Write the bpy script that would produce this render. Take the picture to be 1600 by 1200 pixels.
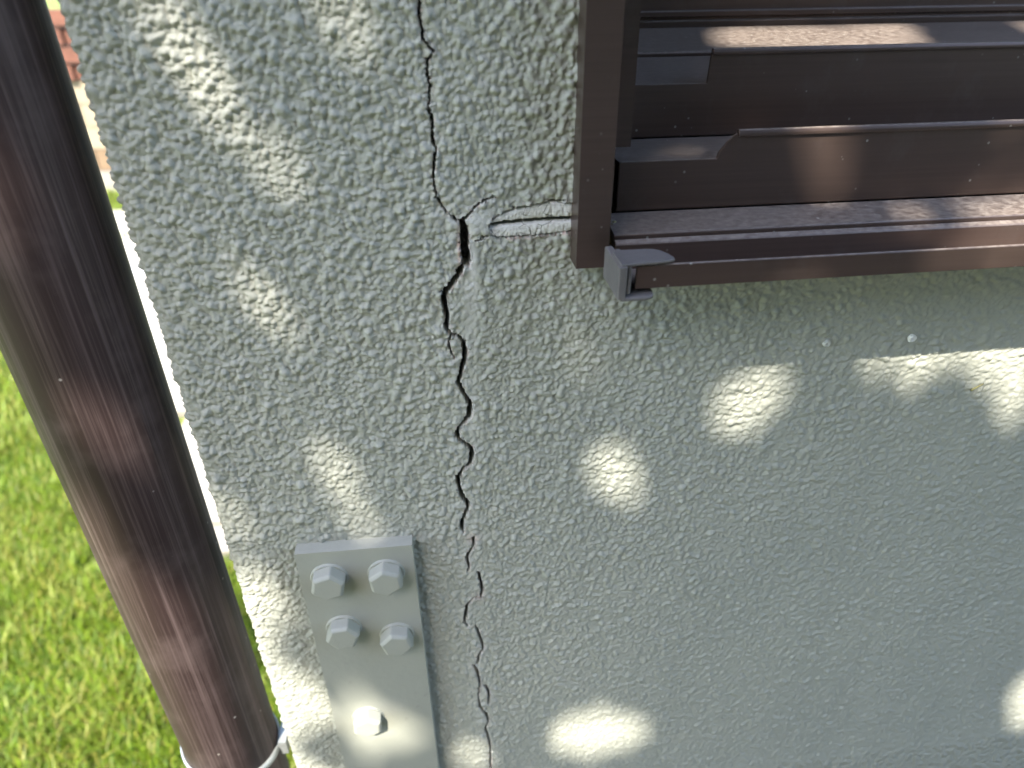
import bpy, bmesh, math, random
import numpy as np
from mathutils import Vector, Matrix

R = math.radians
rng = np.random.default_rng(11)
random.seed(11)
scene = bpy.context.scene
for o in list(bpy.data.objects):
    bpy.data.objects.remove(o)
COL = scene.collection

# ------------------------------------------------------------------ camera
cam_d = bpy.data.cameras.new('camera')
cam = bpy.data.objects.new('camera', cam_d)
COL.objects.link(cam)
cam.matrix_world = Matrix(((0.99299, 0.06982, -0.09536, 0.0),
                           (-0.11770, 0.51091, -0.85154, -0.285),
                           (-0.01074, 0.85680, 0.51554, 1.36),
                           (0, 0, 0, 1)))
cam_d.sensor_width = 36.0
cam_d.lens = 1056.0 / 1600.0 * 36.0
cam_d.clip_start = 0.01
cam_d.clip_end = 500
cam_d.dof.use_dof = True
cam_d.dof.focus_distance = 0.33
cam_d.dof.aperture_fstop = 7.4
scene.camera = cam

# ------------------------------------------------------------------ sky, sun, exposure
S = Vector((-0.4, -1.0, 1.5)).normalized()          # towards the sun
world = bpy.data.worlds.new('World')
scene.world = world
world.use_nodes = True
wn = world.node_tree
wn.nodes.clear()
sky = wn.nodes.new('ShaderNodeTexSky')
sky.sky_type = 'NISHITA'
sky.sun_disc = False
sky.sun_elevation = math.asin(S.z)
sky.sun_rotation = math.atan2(S.x, S.y)
sky.air_density = 1.0
sky.dust_density = 2.0
sky.ozone_density = 1.0
bg = wn.nodes.new('ShaderNodeBackground')
bg.inputs['Strength'].default_value = 0.15
wo = wn.nodes.new('ShaderNodeOutputWorld')
wn.links.new(sky.outputs[0], bg.inputs[0])
wn.links.new(bg.outputs[0], wo.inputs[0])

sun_d = bpy.data.lights.new('sun', 'SUN')
sun_d.energy = 2.45
sun_d.angle = R(0.53)
sun_d.color = (1.0, 0.935, 0.82)
sun = bpy.data.objects.new('sun', sun_d)
COL.objects.link(sun)
sun.rotation_euler = (-S).to_track_quat('-Z', 'Y').to_euler()
sun.location = S * 12

vs = scene.view_settings
vs.view_transform = 'Standard'
vs.look = 'None'
vs.exposure = 2.70
vs.gamma = 1.0
vs.use_curve_mapping = False
scene.cycles.use_denoising = True
scene.cycles.max_bounces = 8
scene.cycles.sample_clamp_indirect = 6.0

# ------------------------------------------------------------------ material helpers
class NT:
    def __init__(self, name):
        self.m = bpy.data.materials.new(name)
        self.m.use_nodes = True
        self.t = self.m.node_tree
        self.b = self.t.nodes['Principled BSDF']
        self.out = self.t.nodes['Material Output']

    def n(self, kind, **kw):
        nd = self.t.nodes.new('ShaderNode' + kind)
        for k, v in kw.items():
            setattr(nd, k, v)
        return nd

    def l(self, a, b):
        self.t.links.new(a, b)

    def coords(self, scale=(1, 1, 1), rot=(0, 0, 0), which='Object'):
        tc = self.n('TexCoord')
        mp = self.n('Mapping')
        mp.inputs['Scale'].default_value = scale
        mp.inputs['Rotation'].default_value = rot
        self.l(tc.outputs[which], mp.inputs[0])
        return mp.outputs[0]

    def noise(self, vec, scale, detail=4, rough=0.55, dist=0.0):
        nd = self.n('TexNoise')
        nd.inputs['Scale'].default_value = scale
        nd.inputs['Detail'].default_value = detail
        nd.inputs['Roughness'].default_value = rough
        nd.inputs['Distortion'].default_value = dist
        if vec is not None:
            self.l(vec, nd.inputs['Vector'])
        return nd.outputs[0]

    def voro(self, vec, scale, feature='F1', out='Distance', rand=1.0):
        nd = self.n('TexVoronoi', feature=feature)
        nd.inputs['Scale'].default_value = scale
        nd.inputs['Randomness'].default_value = rand
        if vec is not None:
            self.l(vec, nd.inputs['Vector'])
        return nd.outputs[out]

    def ramp(self, fac, stops):
        nd = self.n('ValToRGB')
        els = nd.color_ramp.elements
        els[0].position, els[0].color = stops[0][0], self.rgba(stops[0][1])
        els[1].position, els[1].color = stops[-1][0], self.rgba(stops[-1][1])
        for p, c in stops[1:-1]:
            e = els.new(p)
            e.color = self.rgba(c)
        self.l(fac, nd.inputs[0])
        return nd.outputs[0]

    @staticmethod
    def rgba(c):
        if isinstance(c, (int, float)):
            return (c, c, c, 1)
        return (c[0], c[1], c[2], 1)

    def mix(self, fac, a, b, blend='MIX'):
        nd = self.n('Mix', data_type='RGBA', blend_type=blend)
        for v, s in ((fac, 0), (a, 6), (b, 7)):
            if isinstance(v, (int, float)) and s == 0:
                nd.inputs[0].default_value = v
            elif isinstance(v, (int, float, tuple)):
                nd.inputs[s].default_value = self.rgba(v)
            else:
                self.l(v, nd.inputs[s])
        return nd.outputs[2]

    def math(self, op, a, b=0.0):
        nd = self.n('Math', operation=op)
        for v, s in ((a, 0), (b, 1)):
            if isinstance(v, (int, float)):
                nd.inputs[s].default_value = v
            else:
                self.l(v, nd.inputs[s])
        return nd.outputs[0]

    def bump(self, h, strength=0.3, dist=0.001, prev=None):
        nd = self.n('Bump')
        nd.inputs['Strength'].default_value = strength
        nd.inputs['Distance'].default_value = dist
        self.l(h, nd.inputs['Height'])
        if prev is not None:
            self.l(prev, nd.inputs['Normal'])
        return nd.outputs[0]

    def set(self, color=None, rough=None, normal=None, metal=None, spec=None):
        for key, v in (('Base Color', color), ('Roughness', rough), ('Normal', normal),
                       ('Metallic', metal), ('Specular IOR Level', spec)):
            if v is None:
                continue
            if isinstance(v, (int, float)):
                self.b.inputs[key].default_value = v
            elif isinstance(v, tuple):
                self.b.inputs[key].default_value = self.rgba(v)
            else:
                self.l(v, self.b.inputs[key])
        return self.m

    def updir(self):
        g = self.n('NewGeometry')
        sp = self.n('SeparateXYZ')
        self.l(g.outputs['Normal'], sp.inputs[0])
        return sp.outputs[2]


PAINT = (0.335, 0.355, 0.325)

def m_stucco():
    t = NT('painted_stucco')
    v = t.coords()
    big = t.noise(v, 9, 4, 0.6)
    mid = t.noise(v, 60, 3, 0.6)
    base = t.mix(t.ramp(big, [(0.3, 0.0), (0.7, 1.0)]), (0.352, 0.362, 0.312), (0.394, 0.398, 0.338))
    base = t.mix(t.math('MULTIPLY', t.ramp(mid, [(0.55, 0.0), (0.75, 1.0)]), 0.35), base, (0.41, 0.405, 0.365))
    # rain-streak grime: long vertical stains of their own shape
    st = t.noise(t.coords((30, 30, 2.2)), 1.0, 4, 0.6)
    base = t.mix(t.math('MULTIPLY', t.ramp(st, [(0.5, 0.0), (0.75, 1.0)]), 0.22), base, (0.24, 0.25, 0.225))
    at = t.n('Attribute', attribute_name='expose')
    sp = t.n('SeparateColor')
    t.l(at.outputs['Color'], sp.inputs[0])
    fine = t.noise(v, 900, 2, 0.6)
    white = t.mix(fine, (0.50, 0.50, 0.46), (0.66, 0.65, 0.61))
    pink = t.mix(fine, (0.40, 0.27, 0.23), (0.55, 0.43, 0.38))
    mortar = t.mix(fine, (0.075, 0.07, 0.066), (0.17, 0.16, 0.15))
    c = t.mix(sp.outputs[0], base, white)
    c = t.mix(sp.outputs[1], c, pink)
    c = t.mix(sp.outputs[2], c, mortar)
    # micro grain everywhere, and stand-in relief where the mesh is coarse
    n1 = t.bump(t.noise(v, 1400, 3, 0.6), 0.22, 0.0006)
    ac = t.n('Attribute', attribute_name='coarse')
    blob = t.math('MULTIPLY', t.math('SUBTRACT', 1.0, t.voro(v, 210)), ac.outputs['Fac'])
    n2 = t.bump(blob, 0.8, 0.003, n1)
    return t.set(c, 0.62, n2, 0, 0.35)

def m_sealant():
    t = NT('white_sealant')
    v = t.coords()
    fine = t.noise(v, 500, 4, 0.65)
    streak = t.noise(t.coords((60, 60, 900)), 1.0, 3, 0.6)
    c = t.mix(fine, (0.60, 0.60, 0.57), (0.80, 0.79, 0.76))
    c = t.mix(t.math('MULTIPLY', t.ramp(streak, [(0.5, 0.0), (0.7, 1.0)]), 0.5), c, (0.36, 0.36, 0.35))
    e = t.voro(t.coords((160, 160, 260)), 1.0, 'DISTANCE_TO_EDGE')
    crk = t.ramp(e, [(0.0, 1.0), (0.035, 0.0)])
    crk = t.math('MULTIPLY', crk, t.ramp(t.noise(v, 120, 2), [(0.5, 0.0), (0.56, 1.0)]))
    c = t.mix(crk, c, (0.16, 0.155, 0.15))
    n = t.bump(t.math('SUBTRACT', t.math('MULTIPLY', fine, 0.5), crk), 0.6, 0.0006)
    return t.set(c, 0.75, n, 0, 0.3)

def m_painted_steel():
    t = NT('painted_steel')
    v = t.coords()
    a = t.noise(v, 22, 4, 0.6)
    b = t.noise(v, 420, 3, 0.6)
    c = t.mix(a, (0.315, 0.325, 0.280), (0.365, 0.370, 0.312))
    dirt = t.ramp(t.noise(v, 130, 5, 0.7), [(0.62, 0.0), (0.78, 1.0)])
    c = t.mix(t.math('MULTIPLY', dirt, 0.45), c, (0.20, 0.20, 0.185))
    up = t.ramp(t.updir(), [(0.55, 0.0), (0.9, 1.0)])
    c = t.mix(t.math('MULTIPLY', up, t.math('MULTIPLY', b, 0.8)), c, (0.40, 0.40, 0.38))
    n = t.bump(t.noise(v, 260, 3, 0.55), 0.25, 0.0007)
    n = t.bump(b, 0.15, 0.0004, n)
    return t.set(c, t.ramp(a, [(0.3, 0.5), (0.7, 0.65)]), n, 0, 0.28)

def m_bronze():
    t = NT('bronze_aluminium')
    v = t.coords()
    brush = t.noise(t.coords((6, 500, 500)), 1.0, 4, 0.6)
    soft = t.noise(v, 14, 4, 0.6)
    c = t.mix(brush, (0.075, 0.052, 0.044), (0.125, 0.088, 0.074))
    c = t.mix(t.ramp(soft, [(0.4, 0.0), (0.75, 0.6)]), c, (0.12, 0.08, 0.066))
    # settled dust on upward faces
    up = t.ramp(t.updir(), [(0.45, 0.0), (0.9, 1.0)])
    dn = t.ramp(t.noise(t.coords((260, 420, 420)), 1.0, 5, 0.7), [(0.36, 0.30), (0.66, 0.9)])
    dust = t.math('MULTIPLY', up, dn)
    c = t.mix(dust, c, (0.25, 0.212, 0.185))
    # pale specks of grit
    vd = t.n('TexVoronoi', feature='F1')
    vd.inputs['Scale'].default_value = 85
    t.l(v, vd.inputs['Vector'])
    spk = t.math('MULTIPLY', t.ramp(vd.outputs['Distance'], [(0.03, 1.0), (0.075, 0.0)]), 0.7)
    sel = t.n('SeparateColor')
    t.l(vd.outputs['Color'], sel.inputs[0])
    spk = t.math('MULTIPLY', spk, t.math('GREATER_THAN', sel.outputs[0], 0.52))
    vd2 = t.voro(v, 150)
    spk2 = t.math('MULTIPLY', t.ramp(vd2, [(0.07, 0.7), (0.11, 0.0)]), t.ramp(soft, [(0.5, 0.0), (0.6, 1.0)]))
    spk = t.math('MAXIMUM', spk, spk2)
    c = t.mix(spk, c, (0.46, 0.44, 0.40))
    smear = t.math('MULTIPLY', t.ramp(t.noise(t.coords((40, 90, 30)), 1.0, 5, 0.7), [(0.55, 0.0), (0.8, 1.0)]), 0.2)
    c = t.mix(smear, c, (0.2, 0.185, 0.17))
    rough = t.math('ADD', t.math('MULTIPLY', brush, 0.16), t.math('ADD', 0.27, t.math('MULTIPLY', dust, 0.3)))
    n = t.bump(brush, 0.08, 0.0004)
    return t.set(c, rough, n, t.math('SUBTRACT', 0.62, t.math('MULTIPLY', dust, 0.6)), 0.5)

def m_pipe():
    t = NT('brown_pvc')
    v = t.coords()
    streak = t.noise(t.coords((420, 420, 5)), 1.0, 5, 0.7)
    wide = t.noise(t.coords((70, 70, 4)), 1.0, 4, 0.65)
    c = t.mix(wide, (0.028, 0.017, 0.016), (0.058, 0.036, 0.034))
    lo = t.ramp(streak, [(0.46, 0.0), (0.70, 1.0)])
    c = t.mix(t.math('MULTIPLY', lo, 0.6), c, (0.185, 0.135, 0.13))
    vd = t.n('TexVoronoi', feature='F1')
    vd.inputs['Scale'].default_value = 75
    t.l(v, vd.inputs['Vector'])
    spk = t.ramp(vd.outputs['Distance'], [(0.04, 1.0), (0.075, 0.0)])
    sel = t.n('SeparateColor')
    t.l(vd.outputs['Color'], sel.inputs[0])
    spk = t.math('MULTIPLY', spk, t.math('GREATER_THAN', sel.outputs[0], 0.62))
    c = t.mix(spk, c, (0.4, 0.36, 0.33))
    blot = t.ramp(t.noise(v, 26, 4, 0.6), [(0.5, 0.0), (0.72, 0.35)])
    c = t.mix(blot, c, (0.17, 0.125, 0.118))
    n = t.bump(streak, 0.12, 0.0004)
    return t.set(c, t.ramp(wide, [(0.3, 0.48), (0.7, 0.62)]), n, 0, 0.25)

def m_simple(name, col, rough=0.6, var=0.25, scale=20.0, bump=0.0, metal=0.0, spec=0.4, detail=4):
    t = NT(name)
    v = t.coords()
    a = t.noise(v, scale, detail, 0.6)
    lo = tuple(x * (1 - var) for x in col)
    hi = tuple(min(1, x * (1 + var)) for x in col)
    c = t.mix(t.ramp(a, [(0.3, 0.0), (0.7, 1.0)]), lo, hi)
    n = t.bump(t.noise(v, scale * 8, 3), bump, 0.002) if bump else None
    return t.set(c, rough, n, metal, spec)

def m_attr(name, attr, rough=0.5, trans=0.0):
    t = NT(name)
    at = t.n('Attribute', attribute_name=attr)
    t.set(at.outputs['Color'], rough, None, 0, 0.35)
    if trans:
        tr = t.n('BsdfTranslucent')
        t.l(at.outputs['Color'], tr.inputs[0])
        ms = t.n('MixShader')
        ms.inputs[0].default_value = trans
        t.l(t.b.outputs[0], ms.inputs[1])
        t.l(tr.outputs[0], ms.inputs[2])
        t.l(ms.outputs[0], t.out.inputs[0])
    return t.m

def m_lawn():
    t = NT('lawn_soil')
    v = t.coords()
    a = t.noise(v, 2.2, 5, 0.6)
    b = t.noise(v, 60, 4, 0.7)
    c = t.mix(t.ramp(a, [(0.35, 0.0), (0.65, 1.0)]), (0.11, 0.15, 0.026), (0.16, 0.19, 0.042))
    c = t.mix(t.ramp(b, [(0.45, 0.0), (0.7, 0.8)]), c, (0.07, 0.085, 0.03))
    n = t.bump(b, 0.7, 0.02)
    return t.set(c, 0.85, n, 0, 0.2)

t_ = NT('window_glass')
MAT = dict(
    glass=t_.set((0.012, 0.012, 0.013), 0.06, None, 0, 0.6),
    added_house=m_simple('beige_render', (0.26, 0.24, 0.21), 0.9, 0.1, 3, 0.2),
    rooftile=m_simple('dark_roof', (0.07, 0.07, 0.075), 0.8, 0.2, 6, 0.3),
    stucco=m_stucco(), sealant=m_sealant(), steel=m_painted_steel(), bronze=m_bronze(), pipe=m_pipe(),
    cap=m_simple('grey_plastic', (0.125, 0.115, 0.112), 0.55, 0.2, 60, 0.12),
    zinc=m_simple('galvanised_steel', (0.36, 0.385, 0.39), 0.48, 0.22, 90, 0.1, 0.55, 0.5),
    lawn=m_lawn(),
    soil=m_simple('dark_soil', (0.055, 0.046, 0.038), 0.95, 0.4, 30, 0.6),
    asphalt=m_simple('asphalt', (0.05, 0.05, 0.05), 0.9, 0.2, 40, 0.3),
    grass=m_attr('grass_blade', 'tint', 0.5, 0.3),
    leaf=m_attr('tree_leaf', 'tint', 0.5, 0.06),
    bark=m_simple('bark', (0.12, 0.09, 0.065), 0.9, 0.35, 18, 0.6),
    slab=m_simple('pale_concrete', (0.27, 0.25, 0.22), 0.85, 0.12, 14, 0.2),
    kerb=m_simple('white_kerb', (0.25, 0.225, 0.195), 0.85, 0.12, 14, 0.2),
    greyc=m_simple('grey_concrete', (0.25, 0.25, 0.26), 0.85, 0.15, 14, 0.2),
    tan=m_simple('tan_block', (0.19, 0.13, 0.08), 0.85, 0.15, 10, 0.2),
    cream=m_simple('cream_block', (0.27, 0.225, 0.155), 0.85, 0.1, 10, 0.2),
    brick=m_simple('red_brick', (0.13, 0.055, 0.036), 0.85, 0.25, 10, 0.2),
    core=m_simple('wall_core', (0.20, 0.19, 0.18), 0.9, 0.15, 10),
    plug=m_simple('white_filler', (0.78, 0.78, 0.74), 0.6, 0.06, 300, 0.2),
    plug2=m_simple('grey_filler', (0.60, 0.60, 0.56), 0.6, 0.08, 300, 0.2),
    foam=m_simple('mossy_foam', (0.17, 0.15, 0.075), 0.9, 0.45, 260, 0.6),
    stalk=m_simple('dry_stalk', (0.36, 0.33, 0.15), 0.7, 0.2, 300),
)

# ------------------------------------------------------------------ object helpers
def link(name, me, mat, parent=None, smooth=False):
    o = bpy.data.objects.new(name, me)
    COL.objects.link(o)
    if mat is not None:
        me.materials.append(mat)
    if smooth:
        me.polygons.foreach_set('use_smooth', [True] * len(me.polygons))
    if parent is not None:
        o.parent = parent
        o.matrix_parent_inverse = parent.matrix_world.inverted()
    return o

def empty(name, loc=(0, 0, 0)):
    o = bpy.data.objects.new(name, None)
    o.empty_display_size = 0.05
    COL.objects.link(o)
    o.location = loc
    o.matrix_world = Matrix.Translation(loc)
    return o

def tag(o, label, cat, group=None, kind=None):
    if label:
        o['label'] = label
    if cat:
        o['category'] = cat
    if group:
        o['group'] = group
    if kind:
        o['kind'] = kind
    return o

def from_bm(name, bm, mat, parent=None, smooth=False):
    me = bpy.data.meshes.new(name)
    bmesh.ops.recalc_face_normals(bm, faces=bm.faces)
    bm.to_mesh(me)
    bm.free()
    return link(name, me, mat, parent, smooth)

def bevel(bm, w, seg=2, ang=0.6):
    es = [e for e in bm.edges if len(e.link_faces) == 2 and e.calc_face_angle(0) > ang]
    if es:
        bmesh.ops.bevel(bm, geom=es, offset=w, segments=seg, affect='EDGES', profile=0.5, clamp_overlap=True)

def box_bm(x0, x1, y0, y1, z0, z1, bm=None):
    bm = bm or bmesh.new()
    vs_ = [bm.verts.new(p) for p in ((x0, y0, z0), (x1, y0, z0), (x1, y1, z0), (x0, y1, z0),
                                     (x0, y0, z1), (x1, y0, z1), (x1, y1, z1), (x0, y1, z1))]
    for f in ((0, 3, 2, 1), (4, 5, 6, 7), (0, 1, 5, 4), (1, 2, 6, 5), (2, 3, 7, 6), (3, 0, 4, 7)):
        bm.faces.new([vs_[i] for i in f])
    return bm

def box(name, x0, x1, y0, y1, z0, z1, mat, parent=None, bw=0.0):
    bm = box_bm(x0, x1, y0, y1, z0, z1)
    if bw:
        bevel(bm, bw)
    return from_bm(name, bm, mat, parent)

def prism(name, poly, axis, a0, a1, mat, parent=None, bw=0.0, seg=2):
    """poly: 2D points; axis 'x': (y,z) extruded along x; axis 'y': (x,z) extruded along y."""
    bm = bmesh.new()
    mk = (lambda p, a: (a, p[0], p[1])) if axis == 'x' else (lambda p, a: (p[0], a, p[1]))
    A = [bm.verts.new(mk(p, a0)) for p in poly]
    B = [bm.verts.new(mk(p, a1)) for p in poly]
    n = len(poly)
    bm.faces.new(A)
    bm.faces.new(B[::-1])
    for i in range(n):
        bm.faces.new((A[i], B[i], B[(i + 1) % n], A[(i + 1) % n]))
    bmesh.ops.recalc_face_normals(bm, faces=bm.faces)
    if bw:
        bevel(bm, bw, seg, 0.35)
    return from_bm(name, bm, mat, parent)

def mesh_np(name, P, F, nper):
    """fast mesh from numpy: P (n,3), F (m,nper) indices."""
    me = bpy.data.meshes.new(name)
    me.vertices.add(len(P))
    me.vertices.foreach_set('co', np.ascontiguousarray(P, dtype=np.float32).ravel())
    m = len(F)
    me.loops.add(m * nper)
    me.loops.foreach_set('vertex_index', np.ascontiguousarray(F, dtype=np.int32).ravel())
    me.polygons.add(m)
    me.polygons.foreach_set('loop_start', np.arange(0, m * nper, nper, dtype=np.int32))
    me.polygons.foreach_set('loop_total', np.full(m, nper, dtype=np.int32))
    me.update(calc_edges=True)
    return me

def grid_faces(nr, nc):
    i = np.arange(nr - 1)[:, None] * nc + np.arange(nc - 1)[None, :]
    return np.stack([i, i + 1, i + nc + 1, i + nc], -1).reshape(-1, 4)

def sstep(a, b, x):
    t = np.clip((x - a) / (b - a), 0, 1)
    return t * t * (3 - 2 * t)

def fft_noise(shape, px, lo, hi, seed):
    """band-limited noise, wavelengths lo..hi (mm), px = mm per cell, unit variance."""
    r = np.random.default_rng(seed)
    h, w = shape
    f = np.fft.rfft2(r.standard_normal(shape))
    fy = np.fft.fftfreq(h, px)[:, None]
    fx = np.fft.rfftfreq(w, px)[None, :]
    k = np.hypot(fx, fy)
    f *= np.exp(-((k * lo * 0.6) ** 2)) * (1 - np.exp(-((k * hi) ** 2)))
    n = np.fft.irfft2(f, s=shape)
    return n / n.std()

# ------------------------------------------------------------------ ground
g = bmesh.new()
bmesh.ops.create_grid(g, x_segments=2, y_segments=2, size=150)
ground = from_bm('lawn_ground', g, MAT['lawn'])
tag(ground, 'green lawn ground around the house', 'lawn', kind='structure')
bed = box('low_bounce_bed', -0.75, 4.0, -4.2, -0.03, -0.05, 0.012, MAT['soil'], None, 0.004)  # dark ground added out of view to weaken bounce light on the wall
tag(bed, 'dark soil bed added in front of the wall to cut light bouncing up', 'soil', kind='structure')
lane = box('asphalt_lane', -12.0, 12.0, -9.5, -4.25, -0.05, 0.006, MAT['asphalt'], None)
tag(lane, 'asphalt lane beyond the added soil bed', 'road', kind='structure')

# unseen house added behind the viewer to block low sky light
nb = empty('sky_block_house', (0.5, -8.5, 0))
tag(nb, 'unseen two-storey house added across the lane to block low sky light', 'house')
box('wall', -9.0, 10.0, -11.0, -6.6, 0.0, 5.4, MAT['added_house'], nb)
prism('roof', [(-12.0, 5.41), (-8.8, 6.9), (-6.0, 5.41)], 'x', -9.5, 10.5, MAT['rooftile'], nb)
for wx in (-6.0, -2.4, 1.2, 4.8, 7.6):
    for wz in (0.9, 3.5):
        w_ = box('window', wx, wx + 1.5, -6.6, -6.55, wz, wz + 1.2, MAT['bronze'], nb)
        box('glazing', wx + 0.06, wx + 1.44, -6.549, -6.54, wz + 0.06, wz + 1.14, MAT['glass'], w_)

# ------------------------------------------------------------------ house wall: a dense stucco sheet with the crack carved in it
# crack lines in mm on the wall face: (x, z, width)
CRACKS = [
    [(0.2, 1430, .7), (-0.6, 1395, .8), (-1.4, 1372, .7), (-0.1, 1355.7, 0.81), (-0.3, 1353.3, 0.81), (-0.9, 1348.8, 0.82), (0.1, 1343.6, 0.95), (-0.1, 1341.0, 0.71), (1.8, 1338.8, 0.72), (3.6, 1336.4, 0.6), (0.7, 1333.0, 0.85), (0.8, 1329.4, 0.73), (1.5, 1324.2, 0.86), (0.8, 1321.5, 0.86), (0.4, 1316.1, 0.87), (1.6, 1311.3, 0.76), (0.9, 1306.0, 0.89), (2.1, 1301.0, 0.77), (0.4, 1290.9, 0.92), (0.4, 1287.5, 0.66), (1.1, 1281.7, 0.8), (4.2, 1276.1, 0.54), (8.1, 1272.3, 0.54), (10.7, 1270.8, 1.09)],
    [(11.2, 1270.5, 1.7), (11.9, 1268.6, 3.0), (12.0, 1266.0, 3.8), (11.8, 1259.4, 4.0), (12.1, 1253.0, 3.9), (12.2, 1252.4, 3.6)],
    [(9.7, 1250.0, 2.6), (8.4, 1247.1, 2.3), (5.6, 1243.3, 2.29), (1.9, 1238.8, 2.59), (1.0, 1235.8, 2.6), (1.9, 1229.3, 2.05), (2.6, 1226.1, 1.47), (1.5, 1222.2, 2.66), (2.2, 1219.2, 1.19), (4.2, 1217.4, 0.9), (6.5, 1216.5, 0.9), (9.1, 1213.3, 1.81), (9.7, 1208.1, 2.13), (8.5, 1201.9, 2.46), (7.0, 1196.0, 1.86), (5.2, 1191.5, 1.87), (7.2, 1186.9, 1.88), (9.4, 1181.5, 1.9), (10.7, 1178.0, 2.55), (9.6, 1170.4, 2.58), (6.2, 1166.8, 1.62), (3.7, 1163.1, 1.95), (2.9, 1159.2, 1.96), (5.7, 1156.1, 1.64), (9.8, 1151.6, 1.99), (10.6, 1147.4, 2.34), (9.0, 1141.3, 2.02), (4.8, 1137.5, 1.35), (2.1, 1132.6, 2.38), (2.8, 1125.5, 1.71), (3.6, 1120.0, 2.07), (7.1, 1112.8, 2.1), (5.8, 1108.4, 2.11), (3.1, 1102.6, 2.12), (2.4, 1097.0, 2.14), (3.5, 1093.5, 0.72)],
    [(8.6, 1089.0, 1.45), (8.8, 1082.5, 1.46), (5.7, 1077.9, 1.47), (4.2, 1073.5, 1.47), (5.3, 1067.7, 1.49), (4.5, 1062.1, 0.75)],
    [(10.4, 1061.3, 1.13), (11.4, 1055.3, 1.9), (12.2, 1046.6, 1.92), (11.4, 1039.5, 1.16), (7.1, 1039.6, 0.77), (2.5, 1034.6, 1.16), (1.7, 1026.8, 1.95), (0.2, 1019.5, 1.57), (2.8, 1015.5, 0.59)],
    [(7.1, 1014.9, 1.19), (9.6, 1003.7, 1.61), (11.2, 992.9, 1.23), (7.7, 985.3, 1.65), (7.5, 979.6, 1.24), (4.6, 976.8, 1.25), (6.7, 970.6, 1.68), (7.9, 956.4, 1.28), (6.2, 945.6, 0.65), (7.0, 932.0, 1.31), (10.9, 922.6, 1.77), (12.3, 914.9, 1.34), (9.7, 905.6, 1.35), (11.7, 896.0, 1.37), (12.7, 883.2, 1.16), (12.4, 870.3, 1.17), (12.4, 854.5, 1.19), (13.2, 828.2, 0.98), (12.0, 800, .9), (14.0, 770, .8)],
    [(8.7, 955.5, 0.64), (11.9, 953.6, 0.86), (13.6, 944.3, 1.73), (12.8, 934.5, 1.31)],
    [(10.7, 1270.8, 1.37), (12.1, 1271.9, 1.09), (14.1, 1273.4, 0.82), (17.0, 1276.9, 0.68), (21.2, 1279.4, 0.68), (26.1, 1280.6, 0.33)],
    [(3.2, 1216.4, 0.9), (1.8, 1213.1, 0.9), (3.0, 1207.6, 0.61), (4.4, 1205.0, 0.3)],
    [(17.0, 1262.0, 0.56), (19.2, 1262.7, 0.7), (22.1, 1264.3, 0.56)],
    [(24.0, 1270.7, 0.56), (29.5, 1273.5, 0.6), (34.2, 1275.3, 0.61), (38.4, 1275.8, 0.42), (45.3, 1276.3, 0.56), (50.0, 1277.9, 0.7), (55.3, 1277.8, 0.35)],
]
PU = [(22.5, 1269.8), (23.9, 1270.6), (28.7, 1273.2), (34.2, 1275.0), (41.2, 1276.2), (50.0, 1277.6), (60.7, 1276.3), (66, 1276.3)]
PL = [(22.5, 1263.8), (23.8, 1263.2), (29.0, 1262.6), (41.2, 1262.4), (49.7, 1263.0), (56.9, 1263.6), (61.1, 1264.2), (66, 1264.4)]
SLIT = [(22.5, 1268.2, 1.5), (28.6, 1268.9, 1.7), (38.4, 1269.2, 1.5), (49.6, 1269.5, 1.4), (66, 1269.4, 1.3)]
CORNER = -125.0          # x of the house corner (mm)
RC = 6.0                 # radius of the rounded stucco corner

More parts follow.
